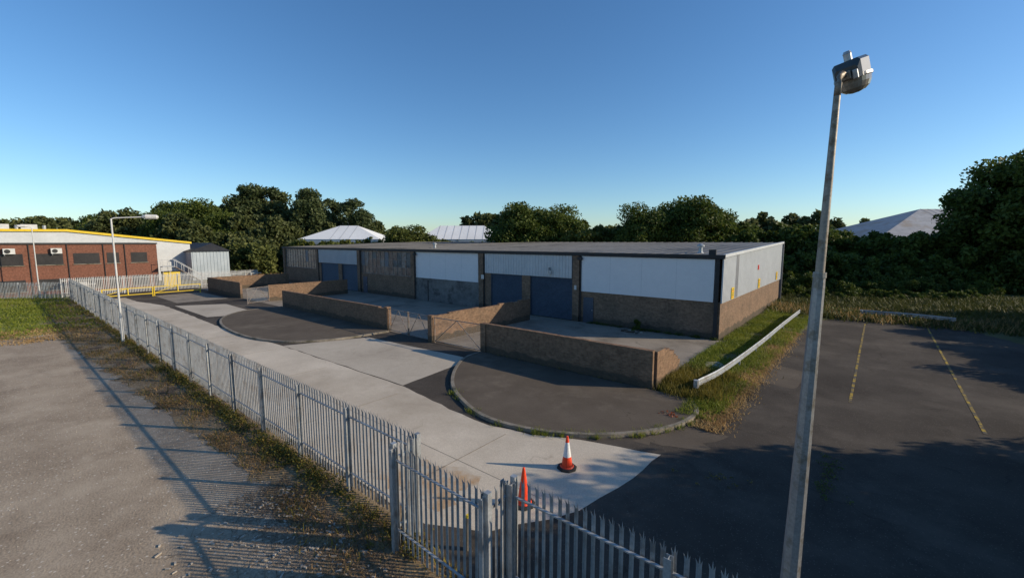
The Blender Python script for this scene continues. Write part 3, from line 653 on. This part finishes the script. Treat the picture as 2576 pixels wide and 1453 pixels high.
hip('grey_roofed_warehouse',at(.99,108),math.radians(36),52,30,7.4,14.4,'rust_roof',hipin=20)
# ------------------------------------------------------------------ trees
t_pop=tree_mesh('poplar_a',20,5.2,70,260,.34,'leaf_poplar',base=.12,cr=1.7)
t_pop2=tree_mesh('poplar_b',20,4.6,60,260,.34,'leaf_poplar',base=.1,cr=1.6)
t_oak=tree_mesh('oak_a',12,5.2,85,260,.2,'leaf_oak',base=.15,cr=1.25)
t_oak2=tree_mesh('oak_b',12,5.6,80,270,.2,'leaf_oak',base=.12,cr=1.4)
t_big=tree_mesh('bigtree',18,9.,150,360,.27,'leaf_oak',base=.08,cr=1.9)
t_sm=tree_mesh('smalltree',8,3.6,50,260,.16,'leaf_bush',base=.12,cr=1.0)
def P2(me,name,t,b,h,hm,w=1.): x,y=at(t,b); put(me,name,x,y,h/hm*w,h/hm)
P2(t_pop,'poplar_tree',-.61,112,22,20,1.1); P2(t_pop2,'poplar_tree',-.55,114,21.5,20,1.1)
P2(t_pop,'poplar_tree',-.465,110,20.8,20,.95); P2(t_pop2,'poplar_tree',-.42,114,18.4,20,.9); P2(t_pop2,'poplar_tree',-.355,112,18,20,1.1)
P2(t_big,'oak_tree',-.76,112,17,18,.9); P2(t_oak2,'oak_tree',-.7,106,16.5,12); P2(t_oak,'oak_tree',-.66,100,13,12,.9); P2(t_oak,'oak_tree',-.80,96,13,12,.8)
P2(t_oak2,'oak_tree',-.88,112,14,12,1.1); P2(t_oak,'oak_tree',-.94,118,13.5,12,1.1)
P2(t_oak,'oak_tree',.025,72,12.6,12,1.05); P2(t_oak2,'oak_tree',.10,72,12.5,12,.95)
P2(t_oak2,'oak_tree',.30,66,12.2,12,.85); P2(t_oak,'oak_tree',.42,66,13.,12,1.05); P2(t_oak,'oak_tree',.365,70,12.4,12,.85); P2(t_oak2,'oak_tree',.47,68,12,12,.8)
P2(t_sm,'ash_tree',-.235,88,10.5,8,1.3); P2(t_sm,'ash_tree',.2,76,9.8,8,1.3)
x,y=at(1.19,56); put(t_big,'oak_tree',x,y,.97,1.03); x,y=at(1.26,68); put(t_big,'oak_tree',x,y,1.,1.15)
for x,y,h,me,hm in((11.8,20.3,8.3,t_oak,12),(14.5,24.5,6.8,t_oak2,12),(9.2,14.5,7.2,t_oak2,12),(8.5,8.5,6.0,t_oak,12),(14,18,8.6,t_oak,12),(12,11,7.6,t_oak2,12),(17,22,8.4,t_oak2,12)):
    put(me,'oak_tree',x,y,h/hm,h/hm)
for x,y,h in((13.5,37,5),(14,42,5.6),(13,47,5.6),(17,52,7.5),(11.5,33,3.6),(18,58,8)): put(t_sm,'hawthorn_tree',x,y,h/8*1.2,h/8)
def row(t0,t1,b0,b1,n,r,h,jr=.25):
    out=[]
    for i in range(n):
        u=(i+rng.uniform(0,1))/n; t=t0+(t1-t0)*u; b=b0+(b1-b0)*rng.uniform(0,1); x,y=at(t,b)
        out.append((x,y,r*rng.uniform(1-jr,1+jr),h*rng.uniform(1-jr,1+jr)))
    return out
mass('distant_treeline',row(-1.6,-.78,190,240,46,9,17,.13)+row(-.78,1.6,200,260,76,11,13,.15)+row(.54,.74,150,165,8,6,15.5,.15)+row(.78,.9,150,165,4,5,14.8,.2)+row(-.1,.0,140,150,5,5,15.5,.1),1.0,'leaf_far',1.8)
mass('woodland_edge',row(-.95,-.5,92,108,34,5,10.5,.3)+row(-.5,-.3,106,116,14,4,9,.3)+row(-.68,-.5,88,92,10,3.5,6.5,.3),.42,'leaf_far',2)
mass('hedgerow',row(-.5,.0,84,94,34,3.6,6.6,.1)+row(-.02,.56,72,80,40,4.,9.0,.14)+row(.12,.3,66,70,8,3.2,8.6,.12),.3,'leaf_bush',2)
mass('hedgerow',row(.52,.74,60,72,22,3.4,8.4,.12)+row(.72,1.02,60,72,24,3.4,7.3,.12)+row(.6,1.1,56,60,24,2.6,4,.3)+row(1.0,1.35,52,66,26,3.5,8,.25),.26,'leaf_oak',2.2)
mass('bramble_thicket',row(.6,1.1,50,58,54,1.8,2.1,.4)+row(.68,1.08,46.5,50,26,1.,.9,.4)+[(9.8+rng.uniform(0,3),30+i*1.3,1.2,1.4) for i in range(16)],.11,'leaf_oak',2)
mass('willow_shrubs',row(-.66,-.56,82,86,6,3,5.5,.2)+row(-.27,-.2,86,90,3,3.2,9.5,.1),.35,'leaf_light',2)
mass('shrub',[(-12.6,29.3,.45,.9)],.06,'leaf_oak',2)
# ------------------------------------------------------------------ light, sky, camera
el=math.radians(22.3); az=math.atan2(.839,.544)
w=bpy.data.worlds.new("World"); bpy.context.scene.world=w; w.use_nodes=True; nt=w.node_tree
bg=nt.nodes['Background']; sk=nt.nodes.new('ShaderNodeTexSky'); sk.sky_type='NISHITA'; sk.sun_disc=False
sk.sun_elevation=el; sk.sun_rotation=az; sk.air_density=1.0; sk.dust_density=.35; sk.ozone_density=3.2; sk.altitude=50
hs=nt.nodes.new('ShaderNodeHueSaturation'); hs.inputs['Saturation'].default_value=1.14
nt.links.new(sk.outputs[0],hs.inputs['Color']); nt.links.new(mix(nt,1.,hs.outputs[0],(.93,1.04,1.12),'MULTIPLY'),bg.inputs[0]); bg.inputs[1].default_value=.135
sd=bpy.data.lights.new('sun','SUN'); sd.energy=5.; sd.angle=math.radians(.5); sd.color=(1,.85,.64)
so=bpy.data.objects.new('sun',sd); C.objects.link(so)
dv=Vector((.839*math.cos(el),.544*math.cos(el),math.sin(el))); so.rotation_euler=dv.to_track_quat('Z','Y').to_euler()
cd=bpy.data.cameras.new('camera'); co=bpy.data.objects.new('camera',cd); C.objects.link(co)
cd.sensor_width=36; cd.lens=36*1085/2576; cd.clip_end=4000; cd.clip_start=.05
co.location=(0,0,6.5); co.rotation_euler=(math.radians(90-6.31),0,math.radians(39.6)); bpy.context.scene.camera=co
sc=bpy.context.scene; sc.view_settings.view_transform='Standard'; sc.view_settings.look='None'; sc.view_settings.exposure=0
